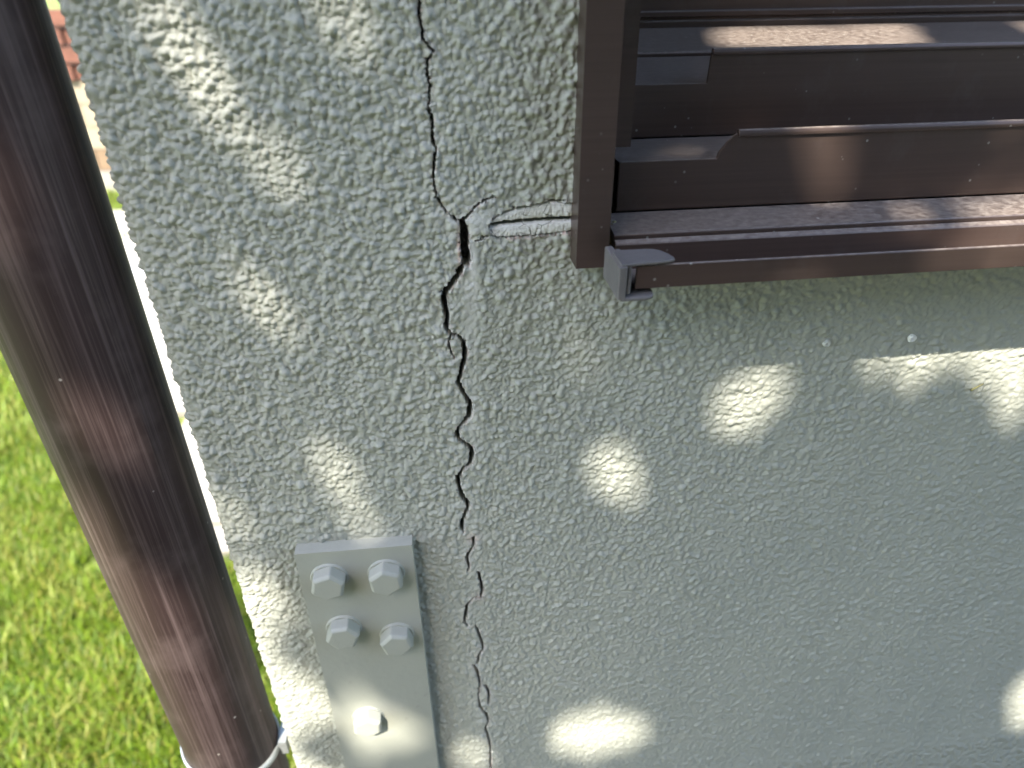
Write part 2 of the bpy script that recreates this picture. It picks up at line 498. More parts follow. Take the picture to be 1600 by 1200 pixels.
def stucco_height(seed=5):
    """raster of the sprayed texture in mm; returns raster and its origin/cell."""
    px = 0.4
    u0, u1, z0, z1 = -190.0, 640.0, 690.0, 1470.0
    w, h = int((u1 - u0) / px), int((z1 - z0) / px)
    H = np.zeros((h, w), np.float32)
    r = np.random.default_rng(seed)
    # one nodule per jittered cell, then strays on top
    cell = 1.7 / px
    gx, gy = np.meshgrid(np.arange(w / cell), np.arange(h / cell))
    cx = ((gx + 0.5 * (gy % 2)) * cell + r.normal(0, 0.30 * cell, gx.shape)).ravel()
    cz = (gy * cell + r.normal(0, 0.30 * cell, gx.shape)).ravel()
    rad = np.clip(r.lognormal(math.log(1.08), 0.27, cx.size), 0.6, 2.4) / px
    n2 = 24000
    cx = np.concatenate([cx, r.uniform(0, w, n2)])
    cz = np.concatenate([cz, r.uniform(0, h, n2)])
    rad = np.concatenate([rad, np.clip(r.lognormal(math.log(1.0), 0.42, n2), 0.5, 2.6) / px])
    N = cx.size
    hh = r.uniform(0.30, 1.0, N) * np.clip(rad * px / 1.15, 0.5, 1.7)
    hh[-n2:] += 0.25
    asp = r.uniform(0.82, 1.22, N)
    th = r.uniform(0, math.pi, N)
    cth, sth = np.cos(th), np.sin(th)
    for i in range(N):
        ra = rad[i]
        k = int(ra * 1.25) + 1
        x0, y0 = int(cx[i]) - k, int(cz[i]) - k
        if x0 < 0 or y0 < 0 or x0 + 2 * k + 1 >= w or y0 + 2 * k + 1 >= h:
            continue
        ax = np.arange(x0, x0 + 2 * k + 1) - cx[i]
        az = (np.arange(y0, y0 + 2 * k + 1) - cz[i])[:, None]
        c, s_, a_ = cth[i], sth[i], asp[i]
        q = ((ax * c + az * s_) / a_) ** 2 + ((az * c - ax * s_) * a_) ** 2
        cap = hh[i] * np.sqrt(np.maximum(0, 1 - q / (ra * ra)))
        sl = H[y0:y0 + 2 * k + 1, x0:x0 + 2 * k + 1]
        np.maximum(sl, cap, out=sl)
    H[1:-1, 1:-1] = (H[1:-1, 1:-1] * 4 + H[:-2, 1:-1] + H[2:, 1:-1] + H[1:-1, :-2] + H[1:-1, 2:]) / 8
    n12 = fft_noise((h, w), px, 9, 40, 22)
    n3 = fft_noise((h, w), px, 1.6, 4, 23)
    H = H * 1.55 + 0.18 * n12 + 0.06 * n3
    return H.astype(np.float32), u0, z0, px

def sample(H, u0, z0, px, U, Z):
    x = np.clip((U - u0) / px, 0, H.shape[1] - 1.001)
    y = np.clip((Z - z0) / px, 0, H.shape[0] - 1.001)
    i, j = y.astype(int), x.astype(int)
    fy, fx = y - i, x - j
    return (H[i, j] * (1 - fy) * (1 - fx) + H[i + 1, j] * fy * (1 - fx)
            + H[i, j + 1] * (1 - fy) * fx + H[i + 1, j + 1] * fy * fx)

def steps(start, stop, step_fn):
    v = [start]
    while v[-1] < stop:
        v.append(v[-1] + step_fn(v[-1]))
    return v

def grow(start, stop, s0, ratio=1.28):
    v, s = [], s0
    x = start
    sgn = 1 if stop > start else -1
    while (stop - x) * sgn > s:
        x += sgn * s
        v.append(x)
        s *= ratio
    v.append(stop)
    return v

def make_wall(parent):
    fine_z = steps(815.0, 1395.0, lambda z: 0.85 - 0.42 * min(1, max(0, (z - 850) / 420)))
    zs = np.array(sorted(grow(fine_z[0], 0.0, 1.4)) + fine_z + grow(fine_z[-1], 2700.0, 1.0))
    zs = np.unique(np.append(zs, [1262.0, 2250.0]))
    def du(u):
        if -8 < u < 30:
            return 0.36
        if -150 < u < 80:
            return 0.52
        return 0.55 + 0.25 * min(1, max(0, (u - 80) / 250))
    fine_u = steps(-165.0, 520.0, du)
    us = np.array(sorted(grow(fine_u[0], -3200.0, 1.0)) + fine_u + grow(fine_u[-1], 2200.0, 1.6))
    us = np.unique(np.append(us, [70.0, 1720.0]))
    nr, nc = len(zs), len(us)
    U, Z = np.meshgrid(us, zs)
    H, hu0, hz0, hpx = stucco_height()
    # base curve and normal along u: straight front, rounded corner, side wall going back
    ua = CORNER + RC                      # front straight part begins
    arc = RC * math.pi / 2
    a = np.clip((ua - U) / RC, 0, math.pi / 2)
    BX = np.where(U >= ua, U, ua - RC * np.sin(a))
    BY = np.where(U >= ua, 0.0, RC - RC * np.cos(a))
    BY = BY + np.maximum(0, (ua - arc) - U)
    NX, NY = -np.sin(a), -np.cos(a)
    # how bold the spray is: heavy at the upper part, rolled smooth low on the right
    A = 1.0 - 0.50 * sstep(40, 360, U * 0.75 + (1300 - Z) * 0.62)
    A *= 1 - 0.25 * sstep(1120, 950, Z) * sstep(40, -60, U)
    inside = (U > hu0) & (U < 630) & (Z > hz0 + 5) & (Z < 1462)
    fade = sstep(-170, -150, U) * sstep(540, 515, U) * sstep(800, 820, Z) * sstep(1420, 1395, Z)
    hs = sample(H, hu0, hz0, hpx, U, Z) * inside
    mean = 0.78
    # smooth patches: palette-knife repair right of the crack, by the joint and round the plate
    sm = np.zeros_like(U)
    def blob(cx, cz, rx, rz, k):
        return k * np.exp(-(((U - cx) / rx) ** 2 + ((Z - cz) / rz) ** 2))
    sm = np.maximum(sm, blob(19, 1270, 7, 7, 0.85))
    sm = np.maximum(sm, blob(15, 1252, 3.5, 16, 0.9))
    sm = np.maximum(sm, blob(13, 1225, 5, 22, 0.75))
    sm = np.maximum(sm, blob(10, 1170, 6, 40, 0.45))
    sm = np.maximum(sm, blob(8, 1060, 7, 50, 0.45))
    sm = np.maximum(sm, blob(-57, 1000, 42, 130, 0.45))
    h = (mean * 0.75 + (hs - mean * 0.75) * A * (1 - sm)) * fade + mean * 0.75 * (1 - fade)
    h += blob(18.5, 1269, 7, 5.5, 1.7) + blob(16, 1250, 4, 14, 0.5)
    h += 0.9 * np.exp(-((U - 6) / 22) ** 2) * sstep(1300, 1240, Z) * 0.6
    # ---- cracks
    sd = np.full(U.shape, 50.0)
    wloc = np.zeros_like(U)
    jit = fft_noise((1560, 1660), 0.5, 1.3, 6, 77)
    jx = sample(jit, hu0, hz0, 0.5, U, Z)
    jz = sample(jit[::-1, ::-1], hu0, hz0, 0.5, U, Z)
    UU, ZZ = U + 0.36 * jx, Z + 0.36 * jz
    def carve(line, sd, wloc):
        for (x0, z0, w0), (x1, z1, w1) in zip(line[:-1], line[1:]):
            r0, r1 = np.searchsorted(zs, [min(z0, z1) - 6, max(z0, z1) + 6])
            c0, c1 = np.searchsorted(us, [min(x0, x1) - 6, max(x0, x1) + 6])
            if r1 <= r0 or c1 <= c0:
                continue
            sl = np.s_[r0:r1, c0:c1]
            dx, dz = x1 - x0, z1 - z0
            L2 = dx * dx + dz * dz + 1e-9
            t = np.clip(((UU[sl] - x0) * dx + (ZZ[sl] - z0) * dz) / L2, 0, 1)
            d = np.hypot(UU[sl] - x0 - t * dx, ZZ[sl] - z0 - t * dz)
            w = w0 + (w1 - w0) * t
            s = d - w * 0.5
            m = s < sd[sl]
            sd[sl] = np.where(m, s, sd[sl])
            wloc[sl] = np.where(m, w, wloc[sl])
    for ln in CRACKS:
        carve(ln, sd, wloc)
    # ---- recessed joint with old sealant
    up = np.interp(U, [p[0] for p in PU], [p[1] for p in PU])
    lo = np.interp(U, [p[0] for p in PL], [p[1] for p in PL])
    jm = (U > 23.0) & (U < 66) & (ZZ < up) & (ZZ > lo)
    h = np.where(jm, -3.2, h)
    slit = np.interp(U, [p[0] for p in SLIT], [p[1] for p in SLIT])
    jslit = (U > 22.5) & (U < 66) & (np.abs(Z - slit) < 1.0)
    h = np.where(jslit, -9.0, h)
    # lips lift a little, then the cleft
    lift = np.exp(-np.maximum(sd, 0) / 2.2) * 0.35 * (sd > 0)
    h = h + lift
    chip = sstep(0.35, 1.2, sample(jit, hu0, hz0, 0.5, U * 0.8 + 40, Z * 0.8 + 200)) * sstep(1.7, 0.2, sd)
    h = h - 0.75 * chip
    depth = np.clip(2.6 + wloc * 4.2, 3.0, 13.0)
    cut = sstep(0.22, -0.22, sd)
    h = h - cut * depth * (0.85 + 0.12 * jx)
    P = np.stack([BX + NX * h, BY + NY * h, Z], -1) * 0.001
    F = grid_faces(nr, nc)
    # window opening
    fu = (us[:-1] + us[1:]) / 2
    fz = (zs[:-1] + zs[1:]) / 2
    hole = ((fz[:, None] > 1262) & (fz[:, None] < 2250) & (fu[None, :] > 70) & (fu[None, :] < 1720)).ravel()
    F = F[~hole]
    me = mesh_np('stucco_face', P.reshape(-1, 3), F, 4)
    # exposed materials: R pale plaster, G pink undercoat, B bare mortar
    ex = np.zeros((nr, nc, 4), np.float32)
    ex[..., 3] = 1
    nz = sample(jit, hu0, hz0, 0.5, U * 0.9 + 17, Z * 0.9 + 90)
    near = sstep(1.6, 0.1, sd) * sstep(-0.3, 0.9, nz)
    ex[..., 0] = np.clip(near * 0.55 + 0.7 * chip + 0.32 * np.exp(-np.maximum(sd, 0) / 5.0) * sstep(-0.9, 0.9, sample(H, hu0, hz0, hpx, U * 0.2 + 100, Z * 0.2 + 800) - 0.6) + blob(15.2, 1253, 1.2, 11, 1.0) + blob(14, 1240, 3.0, 10, .55) + blob(13, 1225, 4, 14, .35)
                         + blob(18, 1270, 7, 6, .35) + blob(12, 1170, 3, 22, .25), 0, 1)
    pink = sstep(1.5, 0.3, sd) * sstep(0.2, 1.2, -nz) * 0.6
    pink += blob(9.3, 1258, 0.8, 10, .9) + blob(6, 1275, 6, 5, .3) * sstep(0.2, 1.0, nz)
    band = np.exp(-((Z - lo + 0.2) / 0.8) ** 2) * (U > 30) * (U < 60) * sstep(-.6, .7, nz)
    pink += band
    pink += blob(8, 1088, 4, 4, .45) + blob(10, 1040, 4, 4, .35)
    ex[..., 1] = np.clip(pink, 0, 1)
    ex[..., 2] = np.clip(np.maximum(sstep(0.1, -0.15, sd), jslit * 1.0), 0, 1)
    at = me.attributes.new('expose', 'FLOAT_COLOR', 'POINT')
    at.data.foreach_set('color', ex.ravel())
    ac = me.attributes.new('coarse', 'FLOAT', 'POINT')
    ac.data.foreach_set('value', (1 - fade).astype(np.float32).ravel())
    o = link('stucco_face', me, MAT['stucco'], parent, True)
    return o

house = empty('house_wall', (0.5, 0.2, 0))
tag(house, 'grey-green stucco house wall with a long jagged vertical crack', 'wall')
make_wall(house)

def sealant(name, top, bot, seed):
    nx, nz = 110, 12
    xs = np.linspace(23.0, 63.0, nx)
    n = fft_noise((nz * 4, nx), 0.4, 2.0, 6, seed)[:nz]
    t = np.linspace(0, 1, nz)[:, None]
    zt = np.interp(xs, *zip(*[(p[0], p[1]) for p in top]))[None, :]
    zb = np.interp(xs, *zip(*[(p[0], p[1]) for p in bot]))[None, :]
    Zm = zb + (zt - zb) * t + 0.12 * n
    Ym = 0.45 - 0.75 * np.sin(math.pi * np.clip(t, 0.0, 1)) ** 0.5 + 0.10 * n
    edge = (np.abs(t - 0.5) > 0.48)
    Ym = np.where(edge, Ym + 2.2, Ym)
    Xm = np.repeat(xs[None, :], nz, 0)
    P = np.stack([Xm, Ym, Zm], -1).reshape(-1, 3) * 0.001
    me = mesh_np(name, P, grid_faces(nz, nx), 4)
    return link(name, me, MAT['sealant'], house, True)

s_up = [(p[0], p[1] + p[2] * 0.5) for p in SLIT]
s_lo = [(p[0], p[1] - p[2] * 0.5) for p in SLIT]
a = sealant('sealant_strip', PU, s_up, 31)
a['label'] = 'cracked white sealant above the dark slit'
b = sealant('sealant_strip', s_lo, PL, 32)
b['label'] = 'white sealant below the dark slit'

def wall_plug(x, z, r, mat, label):
    bm = bmesh.new()
    rings = [(r, 0.0003), (r * 0.96, -0.0013), (r * 0.75, -0.0021), (r * 0.35, -0.0021)]
    prev = None
    for rr, y in rings:
        cur = []
        for k in range(22):
            a_ = 2 * math.pi * k / 22
            q = rr * (1 + 0.07 * math.sin(3 * a_ + x * 900) + 0.04 * math.sin(5 * a_))
            cur.append(bm.verts.new((x + q * math.cos(a_), y, z + q * math.sin(a_))))
        if prev:
            for k in range(22):
                bm.faces.new((prev[k], prev[(k + 1) % 22], cur[(k + 1) % 22], cur[k]))
        prev = cur
    c = bm.verts.new((x + r * 0.1, -0.0012, z - r * 0.05))
    for k in range(22):
        bm.faces.new((prev[k], prev[(k + 1) % 22], c))
    o = from_bm('filler_dab', bm, mat, house, True)
    o['label'] = label
    return o
wall_plug(0.2392, 1.1987, 0.0023, MAT['plug'], 'bright white round dab of filler below the window')
wall_plug(0.1928, 1.1991, 0.0021, MAT['plug2'], 'dull grey round dab of filler below the window')

box('wall_core', -0.112, 2.18, 0.30, 3.15, 0.0, 2.69, MAT['core'], house)
box('wall_core', 2.0, 2.18, 0.02, 0.29, 0.0, 2.69, MAT['core'], house)
box('wall_top', -0.118, 2.19, 0.004, 3.16, 2.695, 2.76, MAT['core'], house)

# ------------------------------------------------------------------ steel plate with bolts
plate = empty('steel_plate', (-0.0565, -0.004, 0.60))
tag(plate, 'grey painted steel strap plate with hexagon bolts, fixed beside the crack', 'bracket')
PX0, PX1, PT = -0.0880, -0.0252, -0.0088
bm = box_bm(PX0, PX1, PT, 0.0005, 0.60, 1.0945)
for v in bm.verts:                      # the plate was cut a little out of square
    if v.co.z > 1 and v.co.x < -0.05:
        v.co.z += 0.001
bevel(bm, 0.0011, 3)
strap = from_bm('plate', bm, MAT['steel'], plate)

def bolt(x, z, rot, tilt):
    AF, Hh = 0.0172, 0.0092
    rc = AF / math.sqrt(3)
    bm = bmesh.new()
    rows = []
    for f, y in ((1.0, 0.0004), (1.0, -Hh + 0.0016), (0.84, -Hh)):
        rows.append([bm.verts.new((rc * f * math.cos(k * math.pi / 3 + rot), y, rc * f * math.sin(k * math.pi / 3 + rot))) for k in range(6)])
    for p, q in zip(rows[:-1], rows[1:]):
        for i in range(6):
            bm.faces.new((p[i], p[(i + 1) % 6], q[(i + 1) % 6], q[i]))
    bm.faces.new(rows[-1])
    bmesh.ops.recalc_face_normals(bm, faces=bm.faces)
    bmesh.ops.bevel(bm, geom=[e for e in bm.edges if len(e.link_faces) == 2], offset=0.0006, segments=2, affect='EDGES', profile=0.5, clamp_overlap=True)
    me = bpy.data.meshes.new('bolt')
    bm.to_mesh(me)
    bm.free()
    o = link('bolt', me, MAT['steel'], plate)
    o.matrix_world = Matrix.Translation((x, PT - 0.0001, z)) @ Matrix.Rotation(tilt, 4, 'Z')
    # paint-filled washer rim under the head
    bw_ = bmesh.new()
    bmesh.ops.create_cone(bw_, cap_ends=True, segments=36, radius1=0.0104, radius2=0.0098, depth=0.0013)
    bmesh.ops.rotate(bw_, verts=bw_.verts, cent=(0, 0, 0), matrix=Matrix.Rotation(R(90), 3, 'X'))
    bmesh.ops.translate(bw_, verts=bw_.verts, vec=(0, -0.0005, 0))
    w_ = from_bm('washer', bw_, MAT['steel'])
    w_.parent = o
    return o
for x, z, r_, tl in ((-0.0722, 1.0762, 0.30, 0.0), (-0.0411, 1.0755, 0.62, 0.0), (-0.0700, 1.0345, 0.12, 0.0),
                     (-0.0402, 1.0235, 0.80, 0.0), (-0.0664, 0.9470, 0.45, 0.0), (-0.0445, 0.8300, 0.2, 0.0)):
    bolt(x, z, r_, tl)

# ------------------------------------------------------------------ window: bronze shutter sill, rails and jamb
win = empty('window', (0.9, 0.05, 1.2477))
tag(win, 'dark bronze aluminium window frame with stepped sill rails', 'window')
BZ = MAT['bronze']
XR = 1.70
box('jamb_cover', 0.0588, 0.0728, -0.0140, 0.0030, 1.2517, 2.26, BZ, win, 0.0008)
box('jamb', 0.0748, 0.0860, 0.0105, 0.125, 1.2966, 2.24, BZ, win, 0.0006)
rail = [(-0.0450, 1.2543), (-0.0450, 1.2636), (-0.0442, 1.2641), (-0.0434, 1.2636), (-0.0434, 1.2556), (-0.0125, 1.2495),
        (-0.0125, 1.2606), (-0.0119, 1.2612), (-0.0098, 1.2624), (-0.0092, 1.2617), (-0.0088, 1.2617), (-0.0086, 1.2636), (-0.0080, 1.2643),
        (-0.0070, 1.2643), (0.0119, 1.2674), (0.0119, 1.2640), (-0.0050, 1.2612), (-0.0050, 1.2485), (-0.0125, 1.2485)]
prism('bottom_rail', rail, 'x', 0.0762, XR, BZ, win, 0.00018, 1)
lf = [(0.0818, 1.2678), (0.0818, 1.2899), (0.1263, 1.2899), (0.1268, 1.2925), (0.1300, 1.2968), (0.1336, 1.3000), (XR, 1.3012), (XR, 1.2678)]
prism('lower_fin', lf, 'y', 0.0120, 0.0136, BZ, win, 0.0006)
prism('edge_bead', [(0.0108, 1.2990), (0.0108, 1.3003), (0.0114, 1.3016), (0.0126, 1.3020), (0.0140, 1.3016), (0.0140, 1.2990)], 'x', 0.1345, XR, BZ, win, 0.0003)
prism('edge_bead', [(0.0588, 1.3272), (0.0588, 1.3284), (0.0594, 1.3297), (0.0606, 1.3301), (0.0620, 1.3297), (0.0620, 1.3272)], 'x', 0.1372, XR, BZ, win, 0.0003)
box('lower_ledge', 0.0822, XR, 0.0137, 0.0597, 1.2878, 1.2896, BZ, win)
uf = [(0.0870, 1.2900), (0.0870, 1.3148), (0.1362, 1.3148), (0.1368, 1.3285), (XR, 1.3292), (XR, 1.2900)]
prism('upper_fin', uf, 'y', 0.0600, 0.0616, BZ, win, 0.0006)
prism('upper_ledge', [(0.0617, 1.3132), (0.0617, 1.3146), (0.118, 1.3212), (0.118, 1.3198)], 'x', 0.0865, XR, BZ, win)
prism('inner_sill', [(0.1182, 1.3130), (0.1182, 1.3228), (0.1195, 1.3238), (0.172, 1.3322), (0.172, 1.3130)], 'x', 0.0862, XR, BZ, win, 0.0003)
srail = [(0.1790, 1.3200), (0.1790, 1.3352), (0.1820, 1.3358), (0.1820, 1.3372), (0.1800, 1.3376), (0.1800, 1.3405), (0.1840, 1.3410), (0.1840, 1.3720), (0.2080, 1.3720), (0.2080, 1.3200)]
prism('sash_rail', srail, 'x', 0.0880, XR, BZ, win, 0.0003)
box('pane', 0.130, XR - 0.05, 0.192, 0.196, 1.3722, 2.18, MAT['glass'], win)
box('sash_stile', 0.0880, 0.130, 0.184, 0.208, 1.3722, 2.20, BZ, win, 0.0006)
box('sash_stile', XR - 0.05, XR, 0.184, 0.208, 1.3722, 2.20, BZ, win, 0.0006)
box('sash_rail', 0.1302, XR - 0.0502, 0.184, 0.208, 2.181, 2.20, BZ, win, 0.0006)
box('head', 0.0750, XR + 0.03, -0.014, 0.21, 2.205, 2.27, BZ, win, 0.0008)
box('jamb', XR + 0.001, XR + 0.03, -0.014, 0.21, 1.2477, 2.204, BZ, win, 0.0008)
box('jamb', 0.0705, 0.0868, 0.126, 0.215, 1.2640, 2.204, BZ, win)

# grey plastic end cap clipped round the end of the rail
bm = bmesh.new()
def slab_poly(pts, z0, z1):
    A_ = [bm.verts.new((p[0], p[1], z0)) for p in pts]
    B_ = [bm.verts.new((p[0], p[1], z1)) for p in pts]
    bm.faces.new(A_)
    bm.faces.new(B_[::-1])
    for i in range(len(pts)):
        bm.faces.new((A_[i], B_[i], B_[(i + 1) % len(pts)], A_[(i + 1) % len(pts)]))
slab_poly([(0.0690, -0.0478), (0.0890, -0.0455), (0.0912, -0.0446), (0.0915, -0.0425), (0.0905, -0.0385), (0.0885, -0.0345), (0.0862, -0.0325), (0.0830, -0.0318),
           (0.0720, -0.0318), (0.0697, -0.0328), (0.0688, -0.0350)], 1.2645, 1.2660)
box_bm(0.0683, 0.0716, -0.0485, -0.0240, 1.2514, 1.2650, bm)
box_bm(0.0720, 0.0738, -0.0470, -0.0260, 1.2530, 1.2643, bm)
box_bm(0.0712, 0.0745, -0.0440, -0.0250, 1.2532, 1.2640, bm)
slab_poly([(0.0695, -0.0485), (0.0800, -0.0485), (0.0832, -0.0468), (0.0842, -0.0430), (0.0838, -0.0280), (0.0695, -0.0280)], 1.2506, 1.2522)
bmesh.ops.recalc_face_normals(bm, faces=bm.faces)
bevel(bm, 0.0006, 3)
cap = from_bm('end_cap', bm, MAT['cap'], win)
cap['label'] = 'grey plastic end cap on the sill rail'
# mossy backing foam in the slot beside the jamb
bm = bmesh.new()
bmesh.ops.create_icosphere(bm, subdivisions=4, radius=1)
for v in bm.verts:
    n_ = 1 + 0.22 * math.sin(v.co.x * 7 + v.co.z * 9) * math.cos(v.co.y * 8 + v.co.z * 5)
    v.co = Vector((0.0775 + v.co.x * 0.0042 * n_, 0.0040 + v.co.y * 0.0050 * n_, 1.2585 + v.co.z * 0.0075 * n_))
from_bm('backing_foam', bm, MAT['foam'], win, True)

# ------------------------------------------------------------------ downpipe with clamp
AX, AY, PR = -0.1672, 0.0150, 0.0294
dp = empty('downpipe', (AX, AY, 0))
tag(dp, 'dark brown round plastic downpipe in front of the lawn', 'downpipe')
def tube_z(name, r0, z0, z1, mat, parent, seg=96):
    bm = bmesh.new()
    rr = [(r0 - 0.002, z0), (r0, z0 + 0.0005), (r0, z1 - 0.0005), (r0 - 0.002, z1)]
    prev = None
    for r_, z_ in rr:
        cur = [bm.verts.new((AX + r_ * math.cos(2 * math.pi * k / seg), AY + r_ * math.sin(2 * math.pi * k / seg), z_)) for k in range(seg)]
        if prev:
            for k in range(seg):
                bm.faces.new((prev[k], prev[(k + 1) % seg], cur[(k + 1) % seg], cur[k]))
        prev = cur
    return from_bm(name, bm, mat, parent, True)
tube_z('pipe', PR, 0.02, 2.68, MAT['pipe'], dp)

def clamp(zc, tilt):
    bm = bmesh.new()
    prof = [(0.0296, -0.0031), (0.0310, -0.0028), (0.0315, 0.0), (0.0310, 0.0028), (0.0296, 0.0031)]
    seg = 96
    prev = None
    rows = []
    for r_, dz in prof:
        rows.append([bm.verts.new((AX + r_ * math.cos(2 * math.pi * k / seg), AY + r_ * math.sin(2 * math.pi * k / seg),
                                   zc + dz - tilt * r_ * math.cos(2 * math.pi * k / seg))) for k in range(seg)])
    for p, q in zip(rows, rows[1:] + rows[:1]):
        for k in range(seg):
            bm.faces.new((p[k], p[(k + 1) % seg], q[(k + 1) % seg], q[k]))
    ring = from_bm('clamp_ring', bm, MAT['zinc'], dp, True)
    z2 = zc - tilt * 0.034
    bm = box_bm(AX + 0.0308, AX + 0.0362, AY - 0.004, AY + 0.022, z2 - 0.007, z2 + 0.006)
    bevel(bm, 0.0016, 3)
    lug = from_bm('hinge', bm, MAT['zinc'], ring)
    bm = box_bm(AX + 0.0358, -0.112, AY + 0.005, AY + 0.013, z2 - 0.0042, z2 + 0.0022)
    bevel(bm, 0.0008, 2)
    arm = from_bm('arm', bm, MAT['tan'], ring)
clamp(0.9035, 0.32)
clamp(2.05, 0.0)

# ------------------------------------------------------------------ yard behind the corner
kerb = box('kerb', -0.86, -0.125, 1.135, 1.235, 0.0, 0.035, MAT['kerb'], None, 0.006)
tag(kerb, 'pale concrete kerb strip where the lawn ends beside the house corner', 'kerb')
def slab(x0, x1, y0, y1, h, mat, label):
    o = box('paving_slab', x0, x1, y0, y1, 0.0, h, mat, None, 0.006)
    tag(o, label, 'paving slab', 'concrete slabs between pipe and wall')
    return o
slab(-0.93, -0.14, 1.27, 1.87, 0.030, MAT['slab'], 'sunlit concrete paving slab just behind the kerb')
slab(-1.44, -0.40, 1.89, 2.55, 0.030, MAT['slab'], 'second sunlit concrete paving slab from the kerb')
slab(-1.85, -0.60, 2.57, 3.30, 0.030, MAT['slab'], 'third sunlit concrete paving slab from the kerb')
ch = box('drain_channel', -2.3, -0.60, 3.31, 3.47, 0.0, 0.028, MAT['greyc'], None, 0.004)
tag(ch, 'dark grey drain strip across the paving behind the pipe', 'drain')
slab(-2.5, -0.70, 3.50, 4.55, 0.030, MAT['slab'], 'farthest concrete paving slab, beyond the grey drain strip')
gs = box('grass_strip', -4.0, -0.6, 4.56, 5.0, 0.0, 0.03, MAT['lawn'], None, 0.01)
tag(gs, None, None, kind='structure')
# low garden wall of blocks with a brick cap
gw = empty('garden_wall', (-3.0, 5.7, 0))
tag(gw, 'cream block garden wall with red brick cap seen past the pipe', 'wall')
row_h, bl = 0.155, 0.39
for r_ in range(5):
    mat = MAT['kerb'] if r_ == 0 else (MAT['tan'] if r_ == 1 else MAT['cream'])
    me = None
    for k in range(12):
        x0 = -5.0 + k * bl + (0.5 * bl if r_ % 2 else 0)
        o = box('block', x0 + 0.004, x0 + bl - 0.004, 5.2, 5.35, 0.001 + r_ * row_h, (r_ + 1) * row_h - 0.006, mat, gw, 0.004)
for r_ in range(4):
    for k in range(22):
        x0 = -5.0 + k * 0.215 + (0.107 if r_ % 2 else 0)
        dy = 0.012 * ((k * 7 + r_ * 3) % 3)
        box('brick', x0 + 0.006, x0 + 0.209, 5.19 - dy, 5.30, 0.777 + r_ * 0.112, 0.777 + r_ * 0.112 + 0.095, MAT['brick'], gw, 0.003)
box('mortar', -4.98, -0.30, 5.215, 5.335, 0.002, 1.20, MAT['greyc'], gw)

# ------------------------------------------------------------------ grass blades
def blades(N, x0, x1, y0, y1, seed, keep, hmin, hmax, wid):
    r = np.random.default_rng(seed)
    x = r.uniform(x0, x1, N)
    y = r.uniform(y0, y1, N)
    m = keep(x, y)
    x, y = x[m], y[m]
    N = len(x)
    cl = np.sin(x * 9.1 + 2 * np.sin(y * 5.3)) * np.cos(y * 8.3 + x * 3.1)
    h = r.uniform(hmin, hmax, N) * (1 + 0.3 * cl)
    w = wid * r.uniform(0.6, 1.5, N)
    az = r.uniform(0, 2 * math.pi, N)
    lean = r.uniform(0.15, 1.25, N)
    fx, fy = np.cos(az), np.sin(az)
    sx, sy = -fy, fx
    P = np.zeros((N, 5, 3))
    for k, (t, ww) in enumerate(((0, 1), (0, -1), (0.55, 0.8), (0.55, -0.8), (1, 0))):
        b_ = lean * t * t
        P[:, k, 0] = x + fx * h * b_ * 0.8 + sx * w * ww * 0.5
        P[:, k, 1] = y + fy * h * b_ * 0.8 + sy * w * ww * 0.5
        P[:, k, 2] = h * t * np.cos(lean * t * 0.7)
    i = np.arange(N)[:, None] * 5
    F = np.concatenate([i + np.array([[0, 1, 3]]), i + np.array([[0, 3, 2]]), i + np.array([[2, 3, 4]])])
    base = np.array([[0.142, 0.218, 0.014]]) * r.uniform(0.6, 1.3, (N, 1))
    yel = (r.uniform(0, 1, N) < 0.22 + 0.12 * cl)[:, None]
    base = np.where(yel, np.array([[0.25, 0.25, 0.05]]) * r.uniform(0.7, 1.2, (N, 1)), base)
    dark = (r.uniform(0, 1, N) < 0.2 - 0.15 * cl)[:, None]
    base = np.where(dark & ~yel, np.array([[0.09, 0.165, 0.022]]), base)
    col = np.ones((N, 5, 4), np.float32)
    col[..., :3] = base[:, None, :]
    return P.reshape(-1, 3), F, col.reshape(-1, 4)

def on_slab(x, y):
    a_ = (y > 1.12) & (y < 1.88) & (x > -1.01)
    b_ = (y > 1.88) & (y < 2.56) & (x > -1.45)
    c_ = (y > 2.56) & (x > -1.86)
    return a_ | b_ | c_
near = lambda x, y: (~on_slab(x, y)) & (np.hypot(x - AX, y - AY) > 0.05) & ((x < -0.14) | (y < 0)) & (x > -0.35 - 1.1 * (y + 0.35)) & (x < 0.1 - 0.30 * y)
far = lambda x, y: (~on_slab(x, y)) & (x > -0.5 - 1.25 * (y + 0.35))
Pa, Fa, Ca = blades(190000, -2.6, -0.10, 0.05, 1.9, 4, near, 0.022, 0.060, 0.0034)
Pb, Fb, Cb = blades(70000, -4.6, -0.9, 1.5, 4.2, 5, far, 0.03, 0.065, 0.005)
Pd, Fd, Cd = blades(2600, -2.6, -0.10, 0.05, 1.9, 14, near, 0.05, 0.09, 0.0030)
Cd[:, :3] = Cd[:, :3] * 0.5 + np.array([0.20, 0.22, 0.06])
Pc, Fc, Cc = blades(9000, -3.2, -0.3, 4.57, 4.98, 6, lambda x, y: x < 5, 0.05, 0.10, 0.007)
Pg = np.concatenate([Pa, Pb, Pc, Pd])
Fg = np.concatenate([Fa, Fb + len(Pa), Fc + len(Pa) + len(Pb), Fd + len(Pa) + len(Pb) + len(Pc)])
me = mesh_np('grass', Pg, Fg, 3)
at = me.attributes.new('tint', 'FLOAT_COLOR', 'POINT')
at.data.foreach_set('color', np.concatenate([Ca, Cb, Cc, Cd]).ravel())
go = link('grass', me, MAT['grass'])
tag(go, 'bright green lawn grass beyond the brown downpipe', 'grass', kind='stuff')

